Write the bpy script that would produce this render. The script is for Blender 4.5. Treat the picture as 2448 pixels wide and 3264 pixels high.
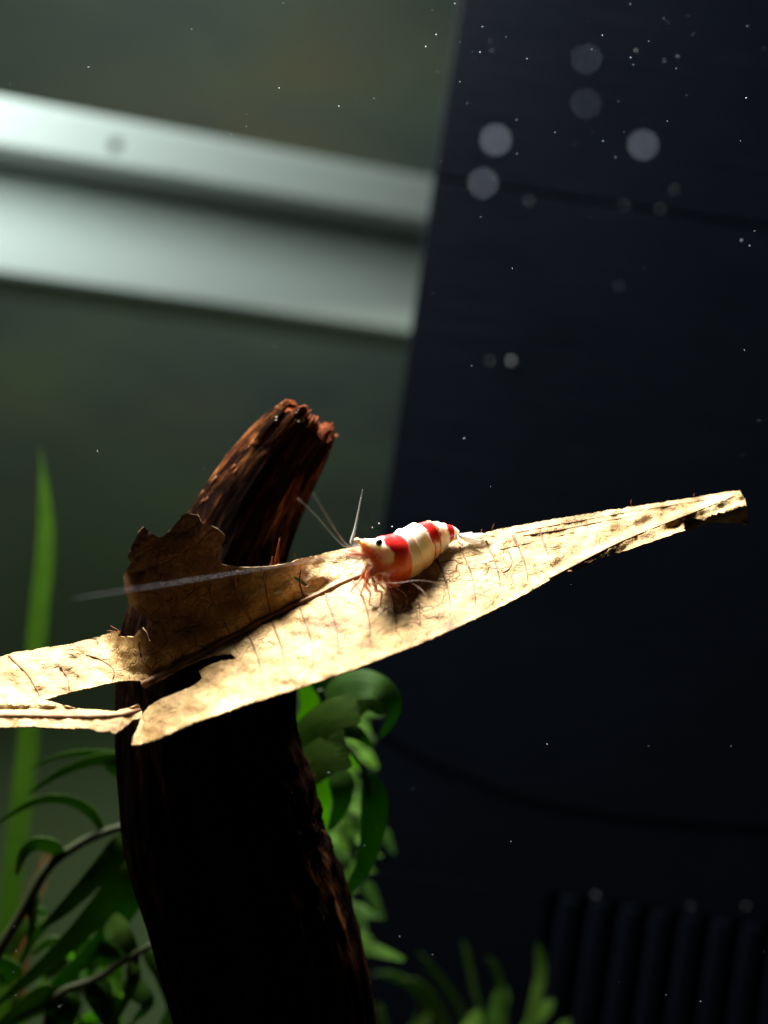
import bpy, bmesh, math, random
from mathutils import Vector, Matrix, noise
from mathutils.geometry import delaunay_2d_cdt

random.seed(7)
for o in list(bpy.data.objects):
    bpy.data.objects.remove(o)
S = bpy.context.scene
C = S.collection

# ------------------------------------------------------------------ camera
ROLL = math.radians(8.5)
FW = 1.40                                  # focal length / picture width
CR = Vector((math.cos(ROLL), 0, math.sin(ROLL)))
CU = Vector((-math.sin(ROLL), 0, math.cos(ROLL)))
CF = Vector((0, 1, 0))
cd = bpy.data.cameras.new('camera')
cam = bpy.data.objects.new('camera', cd)
C.objects.link(cam)
cam.matrix_world = Matrix(((CR.x, CU.x, -CF.x, 0), (CR.y, CU.y, -CF.y, 0), (CR.z, CU.z, -CF.z, 0), (0, 0, 0, 1)))
cd.sensor_fit = 'HORIZONTAL'
cd.sensor_width = 36
cd.lens = 36 * FW
cd.clip_start = 0.005
cd.clip_end = 20
cd.dof.use_dof = True
cd.dof.focus_distance = 0.149
cd.dof.aperture_fstop = 12.5
S.camera = cam

# ------------------------------------------------------------------ world, lamps, exposure
W = bpy.data.worlds.new('World')
S.world = W
W.use_nodes = True
bg = W.node_tree.nodes['Background']
bg.inputs[0].default_value = (0.55, 0.75, 0.65, 1)
bg.inputs[1].default_value = 0.015


def area(name, loc, target, sx, sy, power, col):
    l = bpy.data.lights.new(name, 'AREA')
    l.shape = 'RECTANGLE'
    l.size, l.size_y = sx, sy
    l.energy = power
    l.color = col
    o = bpy.data.objects.new(name, l)
    C.objects.link(o)
    o.location = loc
    o.rotation_euler = (Vector(target) - Vector(loc)).to_track_quat('-Z', 'Y').to_euler()
    return o


area('aquarium_lamp', (-0.130, 0.250, 0.275), (-0.02, 0.085, 0.0), 0.26, 0.100, 16.5, (1.0, 0.95, 0.84))
area('wall_fill', (-0.35, 0.66, 0.75), (-0.25, 1.0, -0.05), 0.3, 0.1, 1.15, (0.90, 1.0, 0.96))  # added unseen fill light that brightens the back wall
area('sill_fill', (-0.31, 0.385, 0.240), (-0.04, 0.58, 0.10), 0.10, 0.20, 1.45, (0.96, 0.99, 1.0))  # added out of view to light the sill beyond the glass
S.view_settings.view_transform = 'Standard'
S.view_settings.look = 'None'
S.view_settings.exposure = 0
S.view_settings.gamma = 1
S.view_settings.use_curve_mapping = False
S.render.engine = 'CYCLES'
S.cycles.use_denoising = True
S.cycles.max_bounces = 6
S.cycles.use_adaptive_sampling = True
S.cycles.adaptive_threshold = 0.02
S.cycles.transparent_max_bounces = 12
S.cycles.caustics_reflective = False
S.cycles.caustics_refractive = False
S.cycles.sample_clamp_indirect = 4


# ------------------------------------------------------------------ helpers
def PF(U, V, d):
    """a point from a place in the 2448 px wide photograph and its distance in front of the lens (m)"""
    f = FW * 2448
    return CR * ((U - 1224) / f * d) + CU * ((1632 - V) / f * d) + CF * d


K = 2448 / 1659


def PD(x, y, d):
    return PF(x * K, y * K, d)


def lerp(a, b, t):
    return a + (b - a) * t


def clamp(x, a=0.0, b=1.0):
    return max(a, min(b, x))


def smooth(a, b, x):
    t = clamp((x - a) / (b - a))
    return t * t * (3 - 2 * t)


def interp(tab, x):
    if x <= tab[0][0]:
        return tab[0][1]
    for (x0, y0), (x1, y1) in zip(tab, tab[1:]):
        if x <= x1:
            return lerp(y0, y1, (x - x0) / (x1 - x0))
    return tab[-1][1]


def catmull(pts, n):
    """resample a list of tuples with n steps per span"""
    pts = [tuple(p) for p in pts]
    out = []
    m = len(pts)
    for i in range(m - 1):
        p0, p1, p2, p3 = pts[max(i - 1, 0)], pts[i], pts[i + 1], pts[min(i + 2, m - 1)]
        for k in range(n):
            t = k / n
            out.append(tuple(0.5 * (2 * b + (c - a) * t + (2 * a - 5 * b + 4 * c - d) * t * t + (3 * b - a - 3 * c + d) * t ** 3)
                             for a, b, c, d in zip(p0, p1, p2, p3)))
    out.append(pts[-1])
    return out


def obj(name, verts, faces, mat, parent=None, smooth_shade=True, uvs=None):
    me = bpy.data.meshes.new(name)
    me.from_pydata([tuple(v) for v in verts], [], faces)
    if uvs is not None:
        ul = me.uv_layers.new(name='UVMap')
        for l in me.loops:
            ul.data[l.index].uv = uvs[l.vertex_index]
    me.materials.append(mat)
    if smooth_shade:
        for p in me.polygons:
            p.use_smooth = True
    me.update()
    o = bpy.data.objects.new(name, me)
    C.objects.link(o)
    if parent is not None:
        o.parent = parent
        o.matrix_parent_inverse = parent.matrix_basis.inverted()
    return o


def thing(name, label, cat, loc=(0, 0, 0), group=None):
    o = bpy.data.objects.new(name, None)
    o.empty_display_size = 0.003
    C.objects.link(o)
    o.location = loc
    return tag(o, label, cat, group)


def tag(o, label, cat, group=None):
    o['label'] = label
    o['category'] = cat
    if group:
        o['group'] = group
    return o


def tube_data(pts, radii, seg=8):
    pts = [Vector(p) for p in pts]
    n = len(pts)
    V, Fc, uv = [], [], []
    ref = Vector((0.31, -0.82, 0.48))
    L = 0
    for i, p in enumerate(pts):
        t = (pts[min(i + 1, n - 1)] - pts[max(i - 1, 0)]).normalized()
        a = (ref - t * ref.dot(t)).normalized()
        b = t.cross(a)
        r = radii[i] if hasattr(radii, '__len__') else radii
        if i:
            L += (p - pts[i - 1]).length
        for k in range(seg):
            th = 2 * math.pi * k / seg
            V.append(p + a * (r * math.cos(th)) + b * (r * math.sin(th)))
            uv.append((k / seg, L * 100))
    for i in range(n - 1):
        for k in range(seg):
            k2 = (k + 1) % seg
            Fc.append((i * seg + k, i * seg + k2, (i + 1) * seg + k2, (i + 1) * seg + k))
    Fc.append(tuple(range(seg))[::-1])
    Fc.append(tuple((n - 1) * seg + k for k in range(seg)))
    return V, Fc, uv


def tube(name, pts, radii, mat, parent=None, seg=8):
    V, Fc, uv = tube_data(pts, radii, seg)
    return obj(name, V, Fc, mat, parent, uvs=uv)


def box_data(x0, x1, y0, y1, z0, z1, bev=0.0):
    bm = bmesh.new()
    bmesh.ops.create_cube(bm, size=1)
    for v in bm.verts:
        v.co = Vector((lerp(x0, x1, v.co.x + .5), lerp(y0, y1, v.co.y + .5), lerp(z0, z1, v.co.z + .5)))
    if bev:
        bmesh.ops.bevel(bm, geom=bm.edges[:], offset=bev, segments=3, affect='EDGES', profile=0.5)
    bm.verts.index_update()
    V = [v.co.copy() for v in bm.verts]
    Fc = [tuple(v.index for v in f.verts) for f in bm.faces]
    bm.free()
    return V, Fc


def box(name, x0, x1, y0, y1, z0, z1, mat, parent=None, bev=0.0):
    V, Fc = box_data(x0, x1, y0, y1, z0, z1, bev)
    return obj(name, V, Fc, mat, parent, smooth_shade=False)


def ball_data(c, r, sub=2, scale=(1, 1, 1), jit=0.0, seed=0):
    bm = bmesh.new()
    bmesh.ops.create_icosphere(bm, subdivisions=sub, radius=1)
    V = []
    for v in bm.verts:
        k = 1 + jit * noise.noise(v.co * 1.7 + Vector((seed, seed * .7, 3)))
        V.append(Vector(c) + Vector((v.co.x * scale[0], v.co.y * scale[1], v.co.z * scale[2])) * r * k)
    Fc = [tuple(v.index for v in f.verts) for f in bm.faces]
    bm.free()
    return V, Fc


# ------------------------------------------------------------------ materials
class NT:
    def __init__(self, name):
        self.m = bpy.data.materials.new(name)
        self.m.use_nodes = True
        self.t = self.m.node_tree
        self.n = self.t.nodes
        self.bsdf = self.n['Principled BSDF']
        self.out = self.n['Material Output']

    def add(self, kind, **kw):
        nd = self.n.new(kind)
        for k, v in kw.items():
            setattr(nd, k, v)
        return nd

    def link(self, a, b):
        self.t.links.new(a, b)

    def noise(self, vec, scale, detail=4, rough=0.55, dist=0.0):
        nd = self.add('ShaderNodeTexNoise')
        nd.inputs['Scale'].default_value = scale
        nd.inputs['Detail'].default_value = detail
        nd.inputs['Roughness'].default_value = rough
        nd.inputs['Distortion'].default_value = dist
        if vec is not None:
            self.link(vec, nd.inputs['Vector'])
        return nd.outputs['Fac']

    def ramp(self, fac, stops):
        nd = self.add('ShaderNodeValToRGB')
        el = nd.color_ramp.elements
        while len(el) < len(stops):
            el.new(0.5)
        for e, (p, c) in zip(el, stops):
            e.position = p
            e.color = (*c, 1) if len(c) == 3 else c
        self.link(fac, nd.inputs[0])
        return nd.outputs[0]

    def mix(self, fac, a, b, mode='MIX'):
        nd = self.add('ShaderNodeMix', data_type='RGBA', blend_type=mode)
        for s, v in ((nd.inputs[0], fac), (nd.inputs[6], a), (nd.inputs[7], b)):
            if hasattr(v, 'links'):
                self.link(v, s)
            elif isinstance(v, (int, float)):
                s.default_value = v
            else:
                s.default_value = (*v, 1)
        return nd.outputs[2]

    def math(self, op, a, b=0.0):
        nd = self.add('ShaderNodeMath', operation=op)
        for s, v in ((nd.inputs[0], a), (nd.inputs[1], b)):
            if hasattr(v, 'links'):
                self.link(v, s)
            else:
                s.default_value = v
        return nd.outputs[0]

    def coord(self, kind='Object'):
        return self.add('ShaderNodeTexCoord').outputs[kind]

    def mapping(self, vec, scale=(1, 1, 1), rot=(0, 0, 0)):
        nd = self.add('ShaderNodeMapping')
        nd.inputs['Scale'].default_value = scale
        nd.inputs['Rotation'].default_value = rot
        self.link(vec, nd.inputs['Vector'])
        return nd.outputs[0]

    def bump(self, h, dist, strength=1.0):
        nd = self.add('ShaderNodeBump')
        nd.inputs['Distance'].default_value = dist
        nd.inputs['Strength'].default_value = strength
        self.link(h, nd.inputs['Height'])
        self.link(nd.outputs[0], self.bsdf.inputs['Normal'])
        return nd.outputs[0]

    def col(self, c):
        s = self.bsdf.inputs['Base Color']
        if hasattr(c, 'links'):
            self.link(c, s)
        else:
            s.default_value = (*c, 1)

    def set(self, **kw):
        for k, v in kw.items():
            s = self.bsdf.inputs[k.replace('_', ' ')]
            if hasattr(v, 'links'):
                self.link(v, s)
            else:
                s.default_value = v

    def translucent(self, col, fac, normal=None):
        tr = self.add('ShaderNodeBsdfTranslucent')
        if hasattr(col, 'links'):
            self.link(col, tr.inputs['Color'])
        else:
            tr.inputs['Color'].default_value = (*col, 1)
        if normal is not None:
            self.link(normal, tr.inputs['Normal'])
        mx = self.add('ShaderNodeMixShader')
        mx.inputs[0].default_value = fac
        self.link(self.bsdf.outputs[0], mx.inputs[1])
        self.link(tr.outputs[0], mx.inputs[2])
        self.link(mx.outputs[0], self.out.inputs[0])

    def clear(self, fac, tint=(1, 1, 1)):
        """part of the light goes straight through"""
        tr = self.add('ShaderNodeBsdfTransparent')
        tr.inputs[0].default_value = (*tint, 1)
        mx = self.add('ShaderNodeMixShader')
        if hasattr(fac, 'links'):
            self.link(fac, mx.inputs[0])
        else:
            mx.inputs[0].default_value = fac
        self.link(self.bsdf.outputs[0], mx.inputs[1])
        self.link(tr.outputs[0], mx.inputs[2])
        self.link(mx.outputs[0], self.out.inputs[0])


def mat_leaf(name, tint=1.0):
    m = NT(name)
    co = m.coord()
    big = m.noise(co, 150, 7, 0.68)
    base = m.ramp(big, [(0.30, (0.12 * tint, 0.055 * tint, 0.015 * tint)), (0.42, (0.30 * tint, 0.175 * tint, 0.052 * tint)), (0.52, (0.42 * tint, 0.275 * tint, 0.105 * tint)),
                        (0.66, (0.60 * tint, 0.45 * tint, 0.225 * tint))])
    wide = m.noise(co, 62, 3, 0.6)  # uneven tan tone, its brown patches also imitating soft shadow dapples
    base = m.mix(m.ramp(wide, [(0.36, (0.7, 0.7, 0.7)), (0.50, (0, 0, 0))]), base, m.mix(0.5, base, (0.13, 0.062, 0.020)))
    fine = m.noise(co, 1900, 4, 0.75)
    c1 = m.mix(m.ramp(fine, [(0.34, (0.6, 0.6, 0.6)), (0.50, (0, 0, 0))]), base, (0.10, 0.045, 0.015))
    # small cells between the veinlets
    vn = m.add('ShaderNodeTexVoronoi', feature='DISTANCE_TO_EDGE')
    vn.inputs['Scale'].default_value = 300
    wob = m.add('ShaderNodeMix', data_type='RGBA')
    nz = m.add('ShaderNodeTexNoise')
    nz.inputs['Scale'].default_value = 300
    m.link(co, nz.inputs['Vector'])
    wob.inputs[0].default_value = 0.006
    m.link(co, wob.inputs[6])
    m.link(nz.outputs['Color'], wob.inputs[7])
    m.link(wob.outputs[2], vn.inputs['Vector'])
    veins = m.ramp(vn.outputs['Distance'], [(0.0, (1, 1, 1)), (0.055, (0, 0, 0))])
    patch = m.ramp(m.noise(co, 70, 3), [(0.36, (0, 0, 0)), (0.62, (0.7, 0.7, 0.7))])
    vf = m.math('MULTIPLY', veins, patch)
    c2 = m.mix(vf, c1, (0.16, 0.075, 0.022))
    # dark decayed spots
    spots = m.ramp(m.noise(co, 210, 6, 0.7), [(0.63, (0, 0, 0)), (0.71, (0.85, 0.85, 0.85))])
    c3 = m.mix(spots, c2, (0.055, 0.026, 0.011))
    st = m.add('ShaderNodeVertexColor', layer_name='flap_shade')
    c3 = m.mix(m.math('MULTIPLY', st.outputs[0], m.ramp(big, [(0.2, (1, 1, 1)), (0.8, (0.62, 0.62, 0.62))])), c3, (0.042, 0.013, 0.009))
    m.col(c3)
    m.set(Roughness=0.62)
    m.bsdf.inputs['Specular IOR Level'].default_value = 0.25
    h = m.math('ADD', m.math('MULTIPLY', fine, 0.5), m.math('ADD', m.math('MULTIPLY', big, 2.2), m.math('MULTIPLY', vf, -0.55)))
    nb = m.bump(h, 0.00042, 0.9)
    m.translucent(m.mix(0.75, c3, (0.20, 0.040, 0.010)), 0.06)
    return m.m


def mat_simple(name, col, rough=0.5, spec=0.3, var=0.25, scale=300, bump=0.0, trans=None):
    m = NT(name)
    co = m.coord()
    f = m.noise(co, scale, 4, 0.6)
    c = m.mix(f, tuple(x * (1 - var) for x in col), tuple(min(1, x * (1 + var)) for x in col))
    m.col(c)
    m.set(Roughness=rough)
    m.bsdf.inputs['Specular IOR Level'].default_value = spec
    if bump:
        m.bump(f, bump)
    if trans:
        m.translucent(trans[0], trans[1])
    return m.m


def mat_wood():
    m = NT('driftwood_bark')
    uv = m.coord('UV')
    g1 = m.noise(m.mapping(uv, (34, 0.9, 1)), 1.0, 6, 0.65, 0.35)
    g2 = m.noise(m.mapping(uv, (120, 3.2, 1)), 1.0, 5, 0.65, 0.2)
    pat = m.noise(m.mapping(uv, (7, 0.75, 1)), 1.0, 5, 0.6, 0.6)
    c = m.ramp(g1, [(0.34, (0.010, 0.0050, 0.003)), (0.46, (0.080, 0.024, 0.0085)), (0.56, (0.24, 0.088, 0.028)), (0.72, (0.42, 0.185, 0.062))])
    c = m.mix(m.ramp(g2, [(0.40, (0.85, 0.85, 0.85)), (0.56, (0, 0, 0))]), c, (0.012, 0.006, 0.005))
    c = m.mix(m.ramp(pat, [(0.42, (0, 0, 0)), (0.56, (0.96, 0.96, 0.96))]), c, (0.004, 0.0026, 0.0024))
    rot = m.add('ShaderNodeVertexColor', layer_name='shade_rot')  # painted leaf shade on the trunk below, rotted hollow above
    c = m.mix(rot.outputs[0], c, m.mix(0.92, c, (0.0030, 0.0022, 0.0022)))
    fl = m.noise(m.coord(), 2300, 2, 0.6)
    c = m.mix(m.ramp(fl, [(0.72, (0, 0, 0)), (0.80, (0.5, 0.5, 0.5))]), c, (0.22, 0.15, 0.11))
    m.col(c)
    m.set(Roughness=0.9)
    m.bsdf.inputs['Specular IOR Level'].default_value = 0.0
    h = m.math('ADD', m.math('MULTIPLY', g1, 1.6), m.math('ADD', g2, m.math('MULTIPLY', pat, -0.8)))
    m.bump(h, 0.0007, 1.0)
    return m.m


def mat_plant(name, dark, light, trans, fac=0.45):
    m = NT(name)
    uv = m.coord('UV')
    f = m.noise(m.coord(), 220, 4, 0.6)
    c = m.ramp(f, [(0.3, dark), (0.7, light)])
    st = m.noise(m.mapping(uv, (16, 1.2, 1)), 1.0, 3)
    c = m.mix(m.ramp(st, [(0.4, (0.35, 0.35, 0.35)), (0.62, (0, 0, 0))]), c, tuple(x * 0.45 for x in dark))
    m.col(c)
    m.set(Roughness=0.5)
    m.bsdf.inputs['Specular IOR Level'].default_value = 0.12
    m.bump(st, 0.0002, 0.6)
    m.translucent(m.mix(0.6, c, trans), fac)
    return m.m


M = {}
M['leaf'] = mat_leaf('dry_leaf', 0.78)
M['vein'] = mat_simple('leaf_vein', (0.11, 0.050, 0.018), 0.7, 0.2, 0.5, 900, 0.0002)
M['rib'] = mat_simple('leaf_midrib', (0.15, 0.078, 0.038), 0.7, 0.2, 0.5, 700, 0.0002)
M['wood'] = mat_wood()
M['splinter'] = mat_simple('wood_splinter', (0.20, 0.062, 0.020), 0.7, 0.2, 0.5, 900, 0, ((0.5, 0.16, 0.04), 0.3))
M['stem'] = mat_simple('plant_stem', (0.012, 0.016, 0.005), 0.6, 0.15, 0.4, 400)
M['green_dark'] = mat_plant('leaf_dark_green', (0.016, 0.042, 0.005), (0.045, 0.098, 0.011), (0.075, 0.18, 0.010), 0.45)
M['green'] = mat_plant('leaf_mid_green', (0.014, 0.044, 0.005), (0.032, 0.090, 0.010), (0.08, 0.24, 0.014), 0.45)
M['green_light'] = mat_plant('leaf_light_green', (0.032, 0.088, 0.006), (0.065, 0.16, 0.012), (0.26, 0.55, 0.03), 0.55)
M['red_plant'] = mat_plant('leaf_rust', (0.05, 0.020, 0.007), (0.11, 0.045, 0.014), (0.2, 0.08, 0.02), 0.4)


def mat_panel():
    m = NT('black_plastic')
    co = m.coord()
    st = m.noise(m.mapping(co, (30, 30, 900)), 1.0, 4, 0.6)
    cl = m.noise(co, 22, 4, 0.6)
    c = m.mix(cl, (0.0010, 0.0016, 0.0030), (0.0022, 0.0033, 0.0060))
    c = m.mix(m.ramp(st, [(0.52, (0, 0, 0)), (0.75, (0.25, 0.25, 0.25))]), c, (0.0042, 0.0056, 0.0100))
    m.col(c)
    m.set(Roughness=m.ramp(st, [(0.3, (0.35, 0.35, 0.35)), (0.7, (0.6, 0.6, 0.6))]))
    m.bsdf.inputs['Specular IOR Level'].default_value = 0.02
    m.bump(st, 0.0002, 0.25)
    return m.m


M['panel'] = mat_panel()
M['cable'] = mat_simple('black_rubber', (0.0006, 0.0006, 0.0007), 0.9, 0.0)
M['paint'] = mat_simple('white_gloss_paint', (0.74, 0.77, 0.76), 0.35, 0.4, 0.05, 20)


def mat_glass():
    m = NT('tank_glass')
    gl = m.add('ShaderNodeBsdfGlossy')
    gl.inputs['Roughness'].default_value = 0.02
    gl.inputs['Color'].default_value = (0.9, 1, 0.95, 1)
    tr = m.add('ShaderNodeBsdfTransparent')
    tr.inputs[0].default_value = (0.93, 0.98, 0.95, 1)
    fr = m.add('ShaderNodeFresnel')
    fr.inputs[0].default_value = 1.2
    mx = m.add('ShaderNodeMixShader')
    m.link(fr.outputs[0], mx.inputs[0])
    m.link(tr.outputs[0], mx.inputs[1])
    m.link(gl.outputs[0], mx.inputs[2])
    m.link(mx.outputs[0], m.out.inputs[0])
    m.n.remove(m.bsdf)
    return m.m


M['glass'] = mat_glass()


def mat_wall():
    m = NT('room_wall_paint')
    co = m.coord()
    a = m.noise(m.mapping(co, (1, 1, 2.2)), 5.5, 3, 0.5, 0.4)
    b = m.noise(m.mapping(co, (1.3, 1, 2.0)), 3.3, 2, 0.5, 0.2)
    c = m.ramp(a, [(0.30, (0.080, 0.100, 0.092)), (0.50, (0.108, 0.130, 0.104)), (0.70, (0.135, 0.165, 0.104))])
    c = m.mix(m.ramp(b, [(0.52, (0, 0, 0)), (0.72, (0.75, 0.75, 0.75))]), c, (0.19, 0.15, 0.085))
    sx = m.add('ShaderNodeSeparateXYZ')
    m.link(co, sx.inputs[0])
    low = m.ramp(m.math('ADD', m.math('MULTIPLY', sx.outputs[2], -1.6), m.math('ADD', m.math('MULTIPLY', a, 0.4), 0.25)), [(0.25, (0, 0, 0)), (0.75, (0.8, 0.8, 0.8))])
    c = m.mix(low, c, (0.150, 0.215, 0.085))
    m.col(c)
    m.set(Roughness=0.8)
    return m.m


M['wall'] = mat_wall()


def mat_gravel():
    m = NT('aquarium_soil')
    co = m.coord()
    v = m.add('ShaderNodeTexVoronoi')
    v.inputs['Scale'].default_value = 350
    m.link(co, v.inputs['Vector'])
    m.col(m.ramp(v.outputs['Distance'], [(0.0, (0.05, 0.035, 0.025)), (0.7, (0.008, 0.006, 0.005))]))
    m.set(Roughness=0.8)
    m.bump(m.math('MULTIPLY', v.outputs['Distance'], -1.0), 0.002)
    return m.m


M['soil'] = mat_gravel()

# ------------------------------------------------------------------ the setting
GZ = -0.200


def struct(o):
    o['kind'] = 'structure'
    return o


V, Fc, n = [], [], 60
for j in range(n + 1):
    for i in range(n + 1):
        x, y = lerp(-0.42, 0.40, i / n), lerp(0.02, 0.357, j / n)
        V.append((x, y, GZ + 0.004 * noise.noise(Vector((x * 25, y * 25, 0)))))
for j in range(n):
    for i in range(n):
        a = j * (n + 1) + i
        Fc.append((a, a + 1, a + n + 2, a + n + 1))
struct(obj('ground', V, Fc, M['soil']))
struct(box('glass_wall', -0.42, 0.40, 0.366, 0.372, GZ - 0.02, 0.30, M['glass'], bev=0.0008))
struct(box('wall', -1.6, 1.6, 1.00, 1.05, -0.9, 1.6, M['wall']))

# black filter box: two stacked front panels, an overflow comb, the sides
FX0, FX1, FY = 0.0, 0.38, 0.300
fb = thing('filter_box', 'black plastic filter box with an overflow comb filling the tank corner', 'filter box', (0.19, 0.33, GZ))
SEAM = 0.0940
TOPC = -0.098
box('upper_panel', FX0, FX1, FY, FY + 0.004, SEAM + 0.0007, 0.26, M['panel'], fb, 0.0004)
box('front_panel', FX0, FX1, FY - 0.0005, FY + 0.004, TOPC, SEAM - 0.0004, M['panel'], fb, 0.0004)
box('side_panel', FX0, FX0 + 0.004, FY + 0.0045, 0.365, GZ, 0.26, M['panel'], fb, 0.0008)
box('inner_panel', FX0 + 0.0045, FX1, 0.335, 0.339, GZ, 0.26, M['cable'], fb)
box('lower_panel', FX0, 0.0615, FY - 0.0005, FY + 0.004, GZ - 0.01, TOPC - 0.0002, M['panel'], fb, 0.0006)
x = 0.0645
while x < 0.20:
    box('comb_bar', x, x + 0.0056, FY - 0.0008, FY + 0.004, GZ - 0.01, TOPC - 0.0002, M['panel'], fb, 0.0012)
    x += 0.0086
box('lower_panel', x, FX1, FY - 0.0005, FY + 0.004, GZ - 0.01, TOPC - 0.0002, M['panel'], fb, 0.0006)

# the cable that hangs along the filter box
pts = [(1150, 2290), (1300, 2390), (1500, 2480), (1700, 2550), (1950, 2595), (2250, 2625), (2500, 2640), (2800, 2650)]
cb = tube('cable', [PF(u, v, 0.2997) for u, v in catmull(pts, 6)], 0.0005, M['cable'], None, 10)
tag(cb, 'thin black cable sagging across the black filter box', 'cable')

# white window sill in the room behind the glass: nosing and cove, running away to the right
prof = []


def arc(cx, cz, r, a0, a1, n):
    return [(cx + r * math.cos(math.radians(lerp(a0, a1, i / n))), cz + r * math.sin(math.radians(lerp(a0, a1, i / n)))) for i in range(n + 1)]


# (outwards, up): the nosing with rounded edges, then the cove
nos = [(-0.06, 0.024)] + arc(0.009, 0.021, 0.003, 90, 0, 8) + arc(0.010, 0.002, 0.002, 0, -90, 6) + [(-0.06, 0.0)]
cov = [(-0.06, -0.0005), (-0.020, -0.0008)] + [(-0.050 + 0.046 * (i / 14) ** 0.62, -0.0015 - 0.054 * (i / 14) ** 1.25) for i in range(15)][8:] + []
cov = [(-0.075, -0.0006), (-0.030, -0.0008)] + [(-0.030 + 0.036 * math.sin(math.radians(90 * i / 14)) ** 1.0 * 0.55, -0.0008 - 0.054 * (1 - math.cos(math.radians(90 * i / 14)))) for i in range(1, 15)] + [(-0.012, -0.0570), (-0.075, -0.0570)]


def extrude(name, prof, p0, p1, mat, parent):
    d = (p1 - p0).normalized()
    up = Vector((0, 0, 1))
    outw = Vector((d.y, -d.x, 0)).normalized()
    if outw.y > 0:
        outw = -outw
    V = []
    nseg = 24
    for k in range(nseg + 1):
        q = p0.lerp(p1, k / nseg)
        for (a, b) in prof:
            V.append(q + outw * a + up * b)
    m = len(prof)
    Fc = [(k * m + i, k * m + (i + 1) % m, (k + 1) * m + (i + 1) % m, (k + 1) * m + i) for k in range(nseg) for i in range(m)]
    Fc.append(tuple(range(m))[::-1])
    Fc.append(tuple(nseg * m + i for i in range(m)))
    return obj(name, V, Fc, mat, parent, smooth_shade=False)


A0 = PF(-100, 470, 0.520)
A1 = PF(1340, 722, 0.585)
A1.z = A0.z + (A1.z - A0.z) * 1.0
dd = A1 - A0
sp0, sp1 = A0 - dd * 0.45, A0 + dd * 1.35
sill = thing('window_sill', 'blurred white window sill with moulded cove seen through the tank glass', 'window sill', sp0)
extrude('nosing', nos, sp0, sp1, M['paint'], sill)
extrude('cove', cov, sp0, sp1, M['paint'], sill)
kp = PF(368, 463, 0.512)
obj('knot', *ball_data(kp, 0.0030, 2, (1, .5, 1)), M['cable'], sill)

# ------------------------------------------------------------------ driftwood
# x, y, half width (1659 px wide picture), distance of axis, half depth
WS = [(660, 2900, 215, .168, .017), (640, 2600, 215, .168, .016), (600, 2212, 213, .166, .0150), (549, 2000, 217, .166, .0145), (503, 1860, 211, .166, .0140),
      (478, 1750, 209, .166, .0135), (452, 1610, 190, .166, .0130), (446, 1490, 186, .166, .0125), (442, 1380, 172, .166, .0120),
      (458, 1290, 150, .167, .0112), (494, 1200, 124, .168, .0098), (530, 1120, 110, .168, .0088), (570, 1048, 101, .168, .0080),
      (610, 985, 89, .168, .0074), (640, 944, 80, .167, .0068), (655, 924, 73, .167, .0062), (662, 914, 66, .167, .0056)]
ws = catmull(WS, 14)
ctr = [PD(a[0], a[1], a[3]) for a in ws]
SEG = 128
V, Fc, uvs = [], [], []
nr = len(ws)
for i, a in enumerate(ws):
    t = (ctr[min(i + 1, nr - 1)] - ctr[max(i - 1, 0)]).normalized()
    side = CF.cross(t).normalized()
    fwd = t.cross(side).normalized()
    hw = a[2] / (FW * 1659) * a[3]
    s = i / (nr - 1)
    low = 1 - smooth(0.55, 0.8, s)
    for k in range(SEG):
        th = 2 * math.pi * k / SEG
        c, sn = math.cos(th), math.sin(th)
        q = Vector((c * 3.0, sn * 3.0, s * 2.6))
        fib = noise.fractal(Vector((c * 7, sn * 7, s * 3.0)), 0.9, 2.0, 5)
        fine = noise.noise(Vector((c * 24, sn * 24, s * 14)))
        lump = noise.fractal(q, 1.0, 2.0, 4)
        r = 1 + 0.045 * lump + 0.050 * fib + 0.014 * fine
        # the long hollow down the front of the branch
        ang = math.degrees(math.atan2(sn, c))
        if s > 0.6:
            r -= 0.10 * math.exp(-((ang + 85) / 38) ** 2) * smooth(0.6, 0.72, s)
        # rotten, shaggy patch low on the right
        if 0.10 < s < 0.42 and c > 0.2:
            w = smooth(0.10, 0.2, s) * (1 - smooth(0.32, 0.42, s)) * smooth(0.2, 0.8, c)
            r += w * 0.04 * noise.fractal(Vector((c * 9, sn * 9, s * 60)), 0.8, 2.1, 5)
        p = ctr[i] + side * (hw * r * c) + fwd * (a[4] * r * sn)
        if s > 0.93:
            p += t * (0.0022 * noise.fractal(Vector((c * 4, sn * 4, 9)), 0.8, 2.0, 4) + 0.0018 * noise.noise(Vector((c * 15, sn * 15, 2)))) * smooth(0.93, 1, s)
        V.append(p)
        uvs.append((k / SEG if k <= SEG / 2 else 1 - k / SEG, s * 9))
for i in range(nr - 1):
    for k in range(SEG):
        k2 = (k + 1) % SEG
        Fc.append((i * SEG + k, i * SEG + k2, (i + 1) * SEG + k2, (i + 1) * SEG + k))
WV = list(V)
WN = nr
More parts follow.
